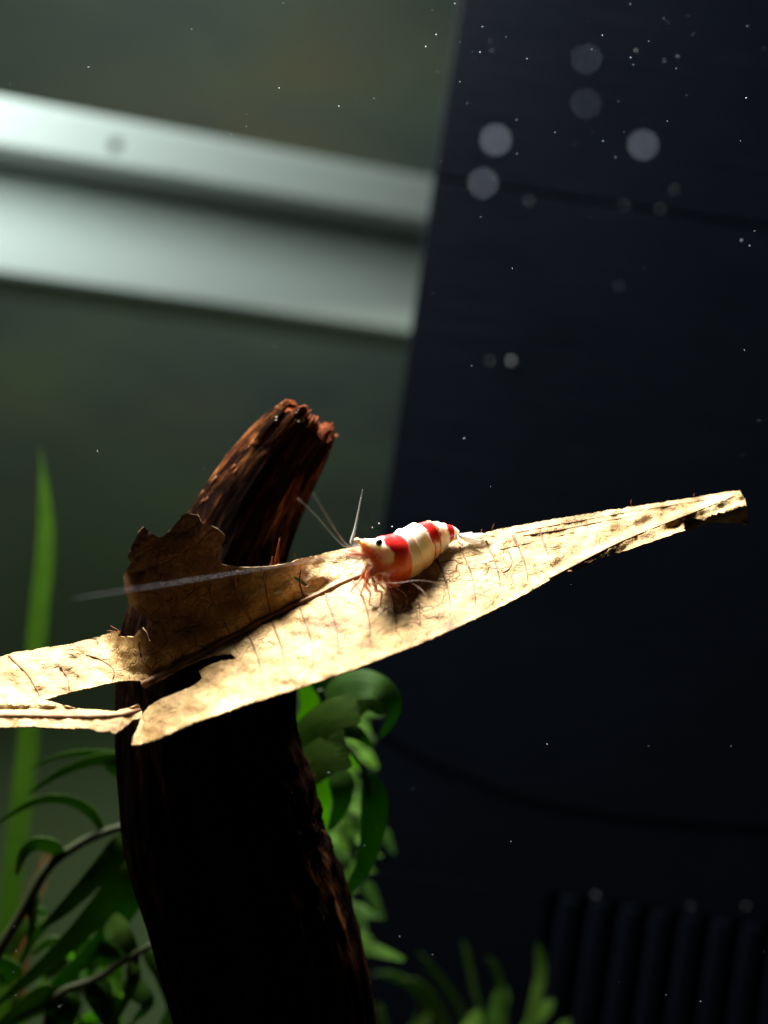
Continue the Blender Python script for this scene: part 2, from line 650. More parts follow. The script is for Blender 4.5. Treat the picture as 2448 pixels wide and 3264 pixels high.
# broken end: sunken rings
tt = (ctr[-1] - ctr[-3]).normalized()
base = len(V)
last = [(nr - 1) * SEG + k for k in range(SEG)]
prev = last
for j, (sc, dn) in enumerate(((0.72, 0.0010), (0.45, 0.0004), (0.2, -0.0006))):
    ring = []
    for k in range(SEG):
        p = ctr[-1].lerp(V[last[k]], sc)
        p += tt * (dn + 0.0011 * noise.fractal(p * 900, 0.8, 2.0, 4))
        ring.append(len(V))
        V.append(p)
        uvs.append((0.3 + 0.2 * math.sin(k), 9.0 + j * 0.3))
    for k in range(SEG):
        k2 = (k + 1) % SEG
        Fc.append((prev[k], prev[k2], ring[k2], ring[k]))
    prev = ring
Fc.append(tuple(prev))
wood = thing('driftwood', 'dark brown driftwood branch with a broken tip piercing the dry leaf', 'driftwood', tuple(PD(660, 2900, .168)))
M['heart'] = mat_simple('broken_heartwood', (0.075, 0.018, 0.006), 0.9, 0.02, 0.9, 1500, 0.0006)
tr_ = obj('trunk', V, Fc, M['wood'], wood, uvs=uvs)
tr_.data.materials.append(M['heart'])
trunk_dark = tr_.data.color_attributes.new('shade_rot', 'FLOAT_COLOR', 'POINT')   # leaf's shade painted black on the lower trunk, rotted black in the hollow
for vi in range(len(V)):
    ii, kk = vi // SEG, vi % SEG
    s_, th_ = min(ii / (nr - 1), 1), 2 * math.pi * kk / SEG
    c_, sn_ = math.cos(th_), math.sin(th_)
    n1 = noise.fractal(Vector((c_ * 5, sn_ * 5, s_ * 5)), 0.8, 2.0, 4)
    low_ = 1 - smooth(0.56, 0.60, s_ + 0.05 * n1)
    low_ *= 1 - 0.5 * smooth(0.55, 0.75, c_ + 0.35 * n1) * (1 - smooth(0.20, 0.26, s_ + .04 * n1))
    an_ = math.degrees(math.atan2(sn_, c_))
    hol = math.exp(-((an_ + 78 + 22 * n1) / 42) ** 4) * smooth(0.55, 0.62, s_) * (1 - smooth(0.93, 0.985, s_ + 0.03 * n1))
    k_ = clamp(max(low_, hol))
    trunk_dark.data[vi].color = (k_, k_, k_, 1)
for pl in tr_.data.polygons:
    ii = pl.index // SEG
    kk = pl.index % SEG
    if ii >= nr - 1:
        pl.material_index = 1
    elif ii > nr - 16:
        cth = math.cos(2 * math.pi * kk / SEG)
        if cth + 0.6 * noise.noise(Vector((kk * .11, ii * .3, 1))) > 0.35 + 0.055 * (nr - ii):
            pl.material_index = 1


ctr_w = list(ctr)


def splinter(p, d, L, r, name='splinter'):
    d = d.normalized()
    b = Vector((random.uniform(-1, 1), random.uniform(-1, 1), random.uniform(-1, 1))) * L * 0.18
    pts = [p - d * L * 0.3, p + d * L * 0.2, p + d * L * 0.65 + b * 0.5, p + d * L + b]
    return tube(name, pts, [r, r * 0.9, r * 0.6, r * 0.15], M['splinter'], wood, 5)


def wood_at(i, deg):
    k = int(round(deg / 360 * SEG)) % SEG
    t = (ctr_w[min(i + 1, WN - 1)] - ctr_w[max(i - 1, 0)]).normalized()
    p = WV[i * SEG + k]
    return p, (p - ctr_w[i]).normalized(), t


for k in range(16):      # frayed fibres round the broken tip
    p, o_, t_ = wood_at(WN - random.randint(1, 7), random.uniform(-65, 60))
    splinter(p, o_ * random.uniform(.1, .7) + t_, random.uniform(.0005, .0012), random.uniform(.00007, .00015))
for (x, y, ax, ay, L, r) in [(592, 1225, .25, 1, .0042, .00026), (601, 1222, .12, 1, .0028, .00020), (584, 1228, .3, 1, .0022, .00022), (638, 1212, .1, 1, .0013, .00012)]:
    splinter(PD(x, y, 0.157), CR * ax + CU * ay, L, r)
for k in range(14):      # fibres along the trunk's right flank
    p, o_, t_ = wood_at(int(WN * random.uniform(.10, .36)), random.uniform(-40, 10))
    splinter(p, o_ * random.uniform(.2, .8) + t_ * random.choice((-1, 1)), random.uniform(.0006, .0014), random.uniform(.00005, .0001))
for k in range(9):       # rotten crumbs on the lit side
    p, o_, t_ = wood_at(int(WN * random.uniform(.68, .76)), random.uniform(195, 235))
    splinter(p, o_ * .4 + t_ * random.choice((-1, 1)), random.uniform(.0005, .0011), random.uniform(.00008, .00014))
crumb_m = mat_simple('pale_crumb', (0.30, 0.26, 0.22), 0.5, 0.4, 0.3, 900)
for k in range(9):
    p, o_, t_ = wood_at(WN - random.randint(1, 26), random.uniform(215, 300))
    V, Fc = ball_data(p, random.uniform(.00008, .00020), 1, (1.3, 1, .8), .5, k)
    obj('crumb', V, Fc, crumb_m, wood)

# ------------------------------------------------------------------ the dry leaf
OUT = [(1598, 1061), (1608, 1078), (1613, 1096), (1616, 1134), (1606, 1130), (1560, 1128), (1534, 1128), (1500, 1140), (1440, 1160), (1350, 1191), (1290, 1207), (1250, 1230), (1225, 1236),
       (1180, 1258), (1130, 1287), (1060, 1322), (1000, 1350), (930, 1382), (850, 1413), (780, 1440), (700, 1468), (620, 1496), (540, 1520), (470, 1545), (420, 1561), (370, 1584), (330, 1601), (300, 1609), (284, 1610),
       (288, 1595), (298, 1572), (306, 1548), (322, 1528), (345, 1512), (380, 1499), (420, 1481), (438, 1466), (430, 1452), (446, 1441), (478, 1428), (512, 1424), (499, 1412), (462, 1416), (405, 1437), (350, 1467), (322, 1480),
       (300, 1470), (272, 1471), (240, 1476), (180, 1490), (130, 1502), (95, 1513), (130, 1522), (180, 1533), (250, 1538), (280, 1528), (299, 1522), (308, 1540), (302, 1553), (288, 1556), (272, 1568), (250, 1585), (215, 1581), (190, 1574),
       (130, 1574), (70, 1570), (0, 1572), (-70, 1575), (-150, 1560), (-210, 1530), (-200, 1490), (-120, 1450), (-50, 1430), (0, 1420), (30, 1411), (80, 1403), (150, 1393), (200, 1380), (240, 1368), (262, 1362), (256, 1375), (290, 1375),
       (308, 1354), (318, 1366), (324, 1385), (330, 1366), (326, 1342), (312, 1330), (300, 1322), (280, 1300), (270, 1275), (268, 1245), (277, 1226), (285, 1215), (276, 1205), (282, 1186), (291, 1168), (300, 1148), (310, 1137), (322, 1146), (338, 1158), (352, 1160), (360, 1152), (378, 1134),
       (390, 1120), (392, 1112), (410, 1109), (428, 1113), (437, 1130), (455, 1135), (472, 1142), (487, 1158), (486, 1166), (478, 1180), (480, 1196), (474, 1204), (478, 1219), (494, 1222),
       (540, 1226), (590, 1222), (612, 1218), (632, 1214), (636, 1210), (700, 1196), (760, 1183), (840, 1172), (920, 1166), (1000, 1160), (1040, 1155), (1080, 1144), (1160, 1129), (1250, 1114), (1330, 1101), (1400, 1091), (1500, 1076), (1570, 1064)]
HOLE = [(634, 1245), (645, 1248), (656, 1256), (667, 1265), (660, 1267), (648, 1260), (636, 1252)]
REF = [(200, 1535), (310, 1478), (400, 1433), (520, 1367), (640, 1305), (740, 1259), (850, 1219), (1000, 1178), (1300, 1118), (1600, 1062)]
DM = [(200, .1435), (310, .1440), (640, .1465), (850, .1500), (1000, .1530), (1300, .1560), (1600, .1585)]


def seg_dist(p, line):
    best = 1e9
    for (ax, ay), (bx, by) in zip(line, line[1:]):
        dx, dy = bx - ax, by - ay
        t = clamp(((p[0] - ax) * dx + (p[1] - ay) * dy) / (dx * dx + dy * dy))
        best = min(best, math.hypot(p[0] - ax - t * dx, p[1] - ay - t * dy))
    return best


FOLD = [(1140, 1276), (1186, 1251), (1275, 1204), (1350, 1167), (1470, 1118), (1598, 1068)]


def leaf_d(u, v):
    ref = interp(REF, u)
    e = ref - v                                       # above the midrib: positive
    k_up = lerp(-0.1e-5, 8.5e-5, smooth(600, 760, u))
    d = interp(DM, u) + (k_up * e if e > 0 else 8.8e-5 * e)
    if u < 640 and e > 0:                             # the flap stands up and bows
        d += 0.0006 * math.sin(clamp(e / 260) * math.pi) * (1 - smooth(500, 640, u))
    left = 0.1450 + (1500 - v) * 8.0e-5
    d = lerp(left, d, smooth(235, 335, u - 0.25 * (v - 1440)))
    if v > 1518 and u < 310:
        d = left - 0.0008 * smooth(100, 200, u) + 0.0008 * math.exp(-((v - 1533) / 6) ** 2)
    # undulation of the dried blade
    fl_ = lerp(1.0, 0.30, smooth(0, 60, e) * (1 - smooth(560, 680, u)) * smooth(250, 340, u))
    d += 0.00095 * fl_ * noise.noise(Vector((u / 95, v / 70, 1.3))) + fl_ * 0.0006 * noise.noise(Vector((u / 30, v / 22, 7.3))) + fl_ * 0.0002 * noise.noise(Vector((u / 11, v / 9, 3.3)))
    f = seg_dist((u, v), FOLD)
    d += (-0.0005 * math.exp(-(f / 9) ** 2) + 0.0004 * math.exp(-((f - 16) / 9) ** 2)) * smooth(1120, 1200, u)
    # trough along the midrib
    if u > 330:
        d += 0.0006 * math.exp(-(e / 22) ** 2) * (1 - smooth(760, 860, u))
    # lower rim rolls under
    return d


def leaf_curl(u, v):
    """extra: the tip's lower corner hangs down and back"""
    if u > 1480 and v > 1095 + (1610 - u) * 0.27:
        return 0.0055 * smooth(0, 34, v - (1095 + (1610 - u) * 0.27)) + 0.0005
    return 0.0


def inside(p, poly):
    x, y = p
    c = False
    for (x0, y0), (x1, y1) in zip(poly, poly[1:] + poly[:1]):
        if (y0 > y) != (y1 > y) and x < (x1 - x0) * (y - y0) / (y1 - y0) + x0:
            c = not c
    return c


def ragged(poly, step, amp):
    out = []
    for i, (a, b) in enumerate(zip(poly, poly[1:] + poly[:1])):
        L = math.hypot(b[0] - a[0], b[1] - a[1])
        n = max(1, int(L / step))
        nx, ny = -(b[1] - a[1]) / L, (b[0] - a[0]) / L
        for k in range(n):
            t = k / n
            j = amp * noise.fractal(Vector((lerp(a[0], b[0], t) / 11, lerp(a[1], b[1], t) / 11, 4.2)), 0.8, 2.0, 4)
            out.append((lerp(a[0], b[0], t) + nx * j, lerp(a[1], b[1], t) + ny * j))
    return out


ro = ragged(OUT, 4.5, 1.6)
rh = ragged(HOLE, 4.0, 0.6)
pts2 = [Vector(p) for p in ro] + [Vector(p) for p in rh]
edges = [(i, (i + 1) % len(ro)) for i in range(len(ro))] + [(len(ro) + i, len(ro) + (i + 1) % len(rh)) for i in range(len(rh))]
STEP = 5.0
edge_near = {}
for p in pts2:
    edge_near.setdefault((int(p.x // 6), int(p.y // 6)), []).append(p)
y = 1055.0
row = 0
while y < 1615:
    x = -215.0 + (row % 2) * STEP / 2
    while x < 1620:
        q = (x + random.uniform(-.8, .8), y + random.uniform(-.8, .8))
        if inside(q, ro) and not inside(q, rh):
            ci, cj = int(q[0] // 6), int(q[1] // 6)
            near = any((p.x - q[0]) ** 2 + (p.y - q[1]) ** 2 < 6 for a in (-1, 0, 1) for b in (-1, 0, 1) for p in edge_near.get((ci + a, cj + b), ()))
            if not near:
                pts2.append(Vector(q))
        x += STEP
    y += STEP * 0.87
    row += 1
r = delaunay_2d_cdt(pts2, edges, [], 0, 1e-5)
v2, f2 = r[0], r[2]
LV = [PD(p.x, p.y, leaf_d(p.x, p.y) + leaf_curl(p.x, p.y)) for p in v2]
LF = []
for f in f2:
    cx = sum(v2[i].x for i in f) / len(f)
    cy = sum(v2[i].y for i in f) / len(f)
    if inside((cx, cy), ro) and not inside((cx, cy), rh):
        LF.append(tuple(f))
used = sorted({i for f in LF for i in f})
rem = {o: n_ for n_, o in enumerate(used)}
LV = [LV[i] for i in used]
LF = [tuple(rem[i] for i in f) for f in LF]
dry = thing('dry_leaf', 'torn tan dry leaf with a curled flap hung on the driftwood', 'leaf', tuple(PD(450, 1500, .150)))
blade = obj('blade', LV, LF, M['leaf'], dry)
flap_dark = blade.data.color_attributes.new('flap_shade', 'FLOAT_COLOR', 'POINT')
for n_, o_ in enumerate(used):                    # flap's backlit shade painted in as dark red-brown
    u_, v_ = v2[o_].x, v2[o_].y
    e_ = interp(REF, u_) - v_
    k_ = smooth(10, 70, e_ + 25 * noise.noise(Vector((u_ / 40, v_ / 40, 2)))) * (1 - smooth(500, 600, u_)) * smooth(285, 335, u_ + 0.35 * max(0, 1400 - v_))
    k_ = 0.94 * k_
    flap_dark.data[n_].color = (k_, k_, k_, 1)
# make the normals face the light consistently
bm = bmesh.new()
bm.from_mesh(blade.data)
bmesh.ops.recalc_face_normals(bm, faces=bm.faces[:])
bm.to_mesh(blade.data)
bm.free()
sol = blade.modifiers.new('thickness', 'SOLIDIFY')
sol.thickness = 0.00022
sol.offset = 0
es = blade.modifiers.new('crisp', 'EDGE_SPLIT')
es.split_angle = math.radians(60)


def vein(name, line, r0, r1, mat, lift=0.00013):
    p = catmull(line, 8)
    n = len(p)
    pts = [PD(a, b, leaf_d(a, b) + leaf_curl(a, b) - lift) for a, b in p]
    rad = [lerp(r0, r1, i / (n - 1)) * (1 + 0.22 * noise.noise(Vector((i * 0.6, r0 * 1e5, line[0][0])))) for i in range(n)]
    return tube(name, pts, rad, mat, dry, 7)


vein('midrib', [(310, 1479), (340, 1463), (372, 1446), (440, 1411), (520, 1367), (600, 1325), (640, 1306), (700, 1279), (745, 1257), (800, 1236), (860, 1216)], .00058, .00026, M['rib'], 0.00045)
vein('midrib', [(-190, 1540), (-100, 1548), (0, 1547), (100, 1548), (200, 1549), (260, 1546), (302, 1535)], .00034, .00040, M['rib'], 0.00020)
VE = [[(20, 1417), (42, 1440), (59, 1456), (76, 1484), (88, 1508)], [(186, 1415), (215, 1424), (245, 1446), (242, 1474)], [(130, 1440), (146, 1466), (150, 1490)],
      [(300, 1388), (306, 1420), (326, 1452)], [(1098, 1190), (1106, 1212), (1100, 1228), (1085, 1238)],
      [(512, 1232), (508, 1262), (520, 1300), (545, 1350)], [(575, 1240), (574, 1268), (585, 1330)], [(400, 1196), (402, 1216), (415, 1240), (430, 1290), (470, 1392)],
      [(350, 1240), (352, 1290), (370, 1345), (400, 1430)], [(455, 1262), (462, 1300), (500, 1374)], [(660, 1294), (648, 1262), (650, 1230)]]
for u0 in range(470, 1180, 58):                  # side veins leave the midrib at even steps
    v0 = interp(REF, u0)
    w0 = random.uniform(-6, 6)
    l = [(u0, v0), (u0 + 12 + w0, v0 + 26), (u0 + 26 + w0, v0 + 62), (u0 + 33 + w0, v0 + 100), (u0 + 34 + w0, v0 + 135)]
    while len(l) > 2 and not inside((l[-1][0], l[-1][1] + 8), ro):
        l.pop()
    if all(inside(p_, ro) for p_ in l[1:]):
        VE.append(l)
for i, l in enumerate(VE):
    vein('vein', l, .00017 if i % 3 else .00021, .00008, M['vein'])
    q_ = catmull(l, 6)
    for j_ in range(3, len(q_) - 2, 7):              # cross veins that tie the side veins together
        (x0_, y0_), (x1_, y1_) = q_[j_ - 1], q_[j_ + 1]
        dx_, dy_ = x1_ - x0_, y1_ - y0_
        n_ = math.hypot(dx_, dy_) or 1
        sd_ = random.choice((-1, 1))
        L_ = random.uniform(22, 46)
        pts_ = [q_[j_]]
        ang_ = math.atan2(dx_ * sd_, -dy_ * sd_) + random.uniform(-.3, .3)
        for w_ in range(3):
            ang_ += random.uniform(-.45, .45)
            pts_.append((pts_[-1][0] + math.cos(ang_) * L_ / 3, pts_[-1][1] + math.sin(ang_) * L_ / 3))
        if all(inside(p_, ro) for p_ in pts_):
            vein('vein', pts_, .00007, .00004, M['vein'], 0.00008)
vein('vein', [(1111, 1152), (1220, 1131), (1350, 1108), (1450, 1092), (1537, 1078)], .00012, .00008, M['vein'])
vein('vein', [(1130, 1158), (1220, 1143), (1300, 1127), (1380, 1113)], .00016, .00008, M['vein'])
vein('vein', FOLD[1:], .00018, .00008, M['vein'])
vein('vein', [(880, 1232), (960, 1214), (1040, 1196), (1130, 1176), (1240, 1150)], .00010, .00006, M['vein'])
# loose hairs and fibres on the rim
for (x, y, ax, ay, L) in [(1062, 1148, .2, 1, .0011), (1365, 1094, -.3, 1, .0010), (1040, 1156, -.1, 1, .0009), (255, 1366, -1, .15, .0019), (258, 1363, -1, .5, .0017), (1500, 1075, -.2, 1, .0006)]:
    p = PD(x, y, leaf_d(x, y))
    d = (CR * ax + CU * ay).normalized()
    tube('fibre', [p, p + d * L * .5 + CF * L * .1, p + d * L + CR * L * .15], [.00006, .00005, .00002], M['splinter'], dry, 5)

# ------------------------------------------------------------------ the shrimp
# centre of the section (2448 px wide picture), half height px, distance
BS = [(1137, 1722, 5, .1402), (1152, 1730, 12, .1408), (1168, 1745, 33, .1415), (1193, 1767, 60, .1426), (1222, 1778, 74, .1439), (1248, 1784, 82, .1451), (1268, 1785, 78, .1462),
      (1298, 1764, 79, .1475), (1330, 1744, 76, .1488), (1358, 1727, 65, .1500), (1385, 1716, 55, .1511), (1408, 1707, 42, .1521), (1428, 1702, 31, .1526), (1444, 1702, 23, .1530), (1458, 1706, 15, .1533)]
N_SUB = 16
bs = catmull(BS, N_SUB)
cen = [PF(a[0], a[1], a[3]) for a in bs]
nr = len(bs)
SG = 64
V, Fc, cols = [], [], []
RED, WHI, ORA, PEA = (0.58, 0.009, 0.012), (0.92, 0.89, 0.78), (0.90, 0.20, 0.022), (0.90, 0.64, 0.36)
LIM = (0.66, 0.34, 0.17)


def mixc(a, b, t):
    return tuple(lerp(x, y, t) for x, y in zip(a, b))


def body_frame(i):
    t = (cen[min(i + 1, nr - 1)] - cen[max(i - 1, 0)]).normalized()
    up = (CU - t * CU.dot(t)).normalized()
    near = up.cross(t).normalized()
    if near.y > 0:
        near = -near
    return t, up, near


SEGB = [6.05, 7.15, 8.4, 9.7, 10.7, 11.7, 12.8, 14.0]      # ends of carapace and of the tail segments


def body_point(i, a, extra=0.0):
    s = i / N_SUB
    t, up, near = body_frame(i)
    hh = bs[i][2] / (FW * 2448) * bs[i][3]
    hw = hh * interp([(0, .5), (1, .5), (2.2, .62), (4, .70), (6, .74), (8, .70), (14, .62)], s)
    c, sn = math.cos(a), math.sin(a)
    # overlap steps between shells
    st = 0.0
    prev = 0.0
    for e in SEGB:
        if s <= e:
            w = (s - prev) / (e - prev)
            st = 0.085 * w ** 3 - 0.012
            lobe = math.sin(w * math.pi)
            break
        prev = e
    else:
        lobe = 0.0
    if s < 6.05:
        st *= 0.8 * smooth(4, 6, s)
    m = 1 + st + extra
    yy = c * m
    if c < 0:
        yy *= 1 + (0.10 * lobe if s > 6.05 else 0.0)
        sn *= 1 - 0.22 * (-c) ** 2
    p = cen[i] + up * (hh * yy) + near * (hw * sn * m)
    return p


for i in range(nr):
    s = i / N_SUB
    for k in range(SG):
        a = 2 * math.pi * k / SG
        p = body_point(i, a)
        V.append(p)
        h = math.cos(a)
        nz = 0.20 * noise.noise(p * 800) + 0.16 * noise.noise(p * 2400 + Vector((3, 1, 2))) + 0.08 * noise.noise(p * 6000)
        q = s + nz
        e = 0.06
        b1 = 2.85 + 0.95 * (1 - smooth(-0.2, 0.9, h)) + 0.45 * math.exp(-((h - 0.25) / .25) ** 2)
        c = WHI
        # clear orange underside of the head
        lowh = smooth(0.22, -0.25, h + nz * 0.8 + 0.05 * math.sin(s * 9)) if False else 1 - smooth(-0.50, 0.02, h + nz * 0.8 - 0.10 * max(0, 3.2 - s))
        c = mixc(c, mixc(ORA, LIM, 0.30 + 0.6 * noise.noise(p * 1800)), lowh * (1 - smooth(3.6, 4.7, s)))
        # red saddle of the carapace, orange low on the flank
        saddle = smooth(b1 - e, b1 + e, q) * (1 - smooth(5.95, 6.10, s + nz * 0.3))
        rc = mixc(RED, ORA, (1 - smooth(-0.45, 0.55, h + nz)) * (0.62 + 0.45 * noise.noise(p * 2200)))
        c = mixc(c, rc, saddle)
        # tail: cream belly, red bands
        if s > 6.0:
            c = mixc(c, PEA, (1 - smooth(-0.75, 0.0, h + nz * 0.6)) * (1 - saddle) * (1 - smooth(9, 10, s)))
            band = smooth(8.55 - e, 8.55 + e, q) * (1 - smooth(9.75, 9.85, q))
            split = smooth(0.05, -0.1, h) if False else 1 - smooth(-0.10, 0.06, h + nz * .5)
            band *= 1 - split * (1 - max(math.exp(-((q - 8.78) / .15) ** 2), math.exp(-((q - 9.62) / .13) ** 2)))
            band2 = smooth(11.7 - e, 11.7 + e, q) * (1 - smooth(12.7, 12.85, q))
            c = mixc(c, RED, clamp(band + band2))
        if s < 2.0:
            c = mixc(c, (0.80, 0.62, 0.30), 0.5 * (1 - smooth(1.0, 2.0, s)))
        if s > 5.5:
            for e_ in SEGB:                       # clear, yellowish hind rims of the shells
                c = mixc(c, (0.85, 0.55, 0.16), 0.55 * math.exp(-((s - e_ + 0.07) / 0.07) ** 2) * smooth(-0.9, 0.2, h))
        c = mixc(c, tuple(x * 0.72 for x in c), clamp(0.5 + 1.2 * noise.noise(p * 3500)) * 0.28)
        see = 0.45 * lowh * (1 - smooth(3.4, 4.6, s)) + 0.22 * (1 - smooth(-0.85, -0.3, h))
        cols.append((*c, see))
for i in range(nr - 1):
    for k in range(SG):
        k2 = (k + 1) % SG
        Fc.append((i * SG + k, i * SG + k2, (i + 1) * SG + k2, (i + 1) * SG + k))
Fc.append(tuple(range(SG))[::-1])
Fc.append(tuple((nr - 1) * SG + k for k in range(SG)))


def mat_shrimp():
    m = NT('shrimp_shell')
    at = m.add('ShaderNodeVertexColor', layer_name='banding')
    f = m.noise(m.coord(), 2600, 3, 0.6)
    c = m.mix(m.math('MULTIPLY', f, 0.35), at.outputs[0], m.mix(0.4, at.outputs[0], (0.25, 0.06, 0.02)))
    m.col(c)
    m.set(Roughness=0.33)
    m.bsdf.inputs['Specular IOR Level'].default_value = 0.35
    m.bsdf.inputs['Subsurface Weight'].default_value = 0.5
    m.bsdf.inputs['Subsurface Radius'].default_value = (1.0, 0.78, 0.62)
    m.bsdf.inputs['Subsurface Scale'].default_value = 0.0019
    m.bump(f, 0.00008, 0.5)
    m.clear(at.outputs['Alpha'])
    return m.m


def mat_clear(name, col, see, rough=0.35, spec=0.4):
    m = NT(name)
    f = m.noise(m.coord(), 400, 2, 0.5)
    m.col(m.mix(f, tuple(x * 0.85 for x in col), col))
    m.set(Roughness=rough)
    m.bsdf.inputs['Specular IOR Level'].default_value = spec
    m.clear(see)
    return m.m


M['shell'] = mat_shrimp()
M['eye'] = mat_simple('shrimp_eye', (0.006, 0.005, 0.008), 0.15, 0.6, 0.2, 900)
M['cream'] = mat_simple('shrimp_cream', (0.80, 0.62, 0.34), 0.4, 0.3, 0.2, 900)
M['feeler'] = mat_clear('feeler', (0.12, 0.13, 0.18), 0.6)
M['feeler_pale'] = mat_clear('feeler_pale', (0.40, 0.40, 0.38), 0.80)
M['limb'] = mat_clear('shrimp_limb', (0.78, 0.26, 0.13), 0.40)
M['limb_pale'] = mat_clear('shrimp_limb_pale', (0.80, 0.60, 0.52), 0.75)
M['scale'] = mat_clear('antenna_scale', (0.92, 0.66, 0.62), 0.5)
M['fin'] = mat_clear('tail_fin', (0.94, 0.90, 0.84), 0.25)

shr = thing('shrimp', 'red and white banded shrimp standing on the dry leaf', 'shrimp', tuple(PF(1270, 1880, .1446)))
body = obj('body', V, Fc, M['shell'], shr)
ca = body.data.color_attributes.new('banding', 'FLOAT_COLOR', 'POINT')
for i, c in enumerate(cols):
    ca.data[i].color = c


def bp(s, a, extra=0.0):
    return body_point(int(round(s * N_SUB)), a, extra)


# eyes on short stalks, one on either side
for sg in (1, -1):
    e0 = bp(2.55, sg * 0.95, -0.25)
    e1 = bp(2.40, sg * 1.02, 0.20)
    st = tube('eye_stalk', [e0, e0.lerp(e1, .6), e1], [.00034, .00036, .00034], M['cream'], shr, 10)
    V, Fc = ball_data(e1 + (e1 - e0).normalized() * 0.00012, 0.00047, 3, (1, 1, 1.12))
    ey = obj('eye', V, Fc, M['eye'], shr)
# rostrum knob seen from the front
V, Fc = ball_data(PF(1139, 1722, .1400), 0.00032, 2, (1.3, 1, .9))
obj('rostrum', V, Fc, M['cream'], shr)


def feeler(name, pts, r0, r1, mat, n=10):
    p = catmull(pts, n)
    m_ = len(p)
    return tube(name, [PF(*q) for q in p], [lerp(r0, r1, (i / (m_ - 1)) ** 0.8) for i in range(m_)], mat, shr, 7)


# long antennae
feeler('antenna', [(1140, 1785, .1405), (1095, 1775, .1385), (1020, 1782, .1345), (900, 1802, .1300), (700, 1834, .1240), (500, 1866, .1190), (360, 1888, .1160), (225, 1908, .1130)], .00009, .00001, M['feeler'])
feeler('antenna', [(1160, 1800, .1415), (1200, 1850, .1400), (1260, 1858, .1395), (1330, 1850, .1395), (1390, 1858, .1400), (1440, 1874, .1405)], .00005, .00001, M['limb_pale'])
# antennules
feeler('antennule', [(1140, 1748, .1410), (1100, 1742, .1402), (1060, 1706, .1390), (1015, 1652, .1370), (975, 1612, .1345), (950, 1590, .1330)], .00014, .00005, M['feeler_pale'])
feeler('antennule', [(1145, 1745, .1412), (1108, 1738, .1400), (1070, 1690, .1360), (1030, 1625, .1310), (1000, 1575, .1275)], .00014, .00006, M['feeler_pale'])
feeler('antennule', [(1150, 1740, .1420), (1126, 1728, .1422), (1134, 1680, .1425), (1145, 1620, .1432), (1156, 1560, .1440)], .00017, .00006, M['feeler_pale'])
feeler('antennule', [(1150, 1742, .1420), (1118, 1732, .1418), (1128, 1690, .1438), (1139, 1640, .1455), (1150, 1585, .1470)], .00012, .00005, M['feeler_pale'])
# stout bases of the antennae
for k, (pts, r) in enumerate([([(1165, 1768, .1415), (1130, 1766, .1400), (1100, 1764, .1390)], .00034), ([(1165, 1772, .1430), (1132, 1760, .1420), (1108, 1752, .1412)], .00030)]):
    tube('antenna_base', [PF(*p) for p in catmull(pts, 4)], [lerp(r, r * 0.45, i / 8) for i in range(9)], M['limb'], shr, 10)


def blade_mesh(name, p0, p1, width, wdir, mat, parent, bow=0.0, n=10, m_=4, tip=0.5, thick=0.00004, prof=None):
    ax = p1 - p0
    nrm = ax.cross(wdir).normalized()
    V, Fc, uv = [], [], []
    for i in range(n + 1):
        t = i / n
        w = width * (prof(t) if prof else math.sin(math.pi * clamp(t * 0.92 + 0.06)) ** 0.6)
        for j in range(m_ + 1):
            q = j / m_ * 2 - 1
            V.append(p0 + ax * t + wdir * (w * q) + nrm * (bow * math.sin(math.pi * t) + 0.25 * w * (1 - q * q)))
            uv.append((j / m_, t))
    for i in range(n):
        for j in range(m_):
            a = i * (m_ + 1) + j
            Fc.append((a, a + 1, a + m_ + 2, a + m_ + 1))
    o = obj(name, V, Fc, mat, parent, uvs=uv)
    s_ = o.modifiers.new('thickness', 'SOLIDIFY')
    s_.thickness = thick
    s_.offset = 0
    return o


t0 = body_frame(60)[0]
blade_mesh('antennal_scale', PF(1178, 1776, .1412), PF(1104, 1770, .1384), .00050, CU, M['scale'], shr, .0002)
blade_mesh('antennal_scale', PF(1172, 1760, .1432), PF(1112, 1754, .1408), .00042, CU, M['scale'], shr, .0002)


# legs: near and far rows; points as offsets from the hip
def leg(hip, knee, ankle, foot, r, mat):
    p = catmull([tuple(hip), tuple(knee), tuple(ankle), tuple(foot)], 6)
    m_ = len(p)
    return tube('leg', p, [r * lerp(1, 0.35, i / (m_ - 1)) for i in range(m_)], mat, shr, 7)


def on_leaf(U, V_):
    u, v = U / K, V_ / K
    return PF(U, V_, leaf_d(u, v) - 0.0002)


legs = [  # hip s, near?, knee (U,V), ankle, foot
    (3.2, 1, (1165, 1862), (1180, 1890), (1176, 1926), .00030, 'limb'),
    (3.6, 1, (1196, 1880), (1216, 1888), (1212, 1930), .00030, 'limb'),
    (4.2, 1, (1222, 1868), (1240, 1895), (1236, 1935), .00024, 'limb_pale'),
    (4.9, 1, (1262, 1872), (1290, 1895), (1302, 1936), .00018, 'limb_pale'),
    (5.6, 1, (1306, 1858), (1345, 1882), (1372, 1922), .00018, 'limb_pale'),
    (3.0, -1, (1148, 1850), (1130, 1868), (1118, 1886), .00026, 'limb'),
    (3.5, -1, (1166, 1846), (1158, 1872), (1148, 1898), .00026, 'limb'),
    (4.1, -1, (1190, 1842), (1180, 1862), (1166, 1880), .00022, 'limb_pale'),
    (4.8, -1, (1236, 1846), (1244, 1862), (1250, 1876), .00022, 'limb_pale'),
    (5.5, -1, (1290, 1836), (1310, 1846), (1330, 1852), .00022, 'limb_pale')]
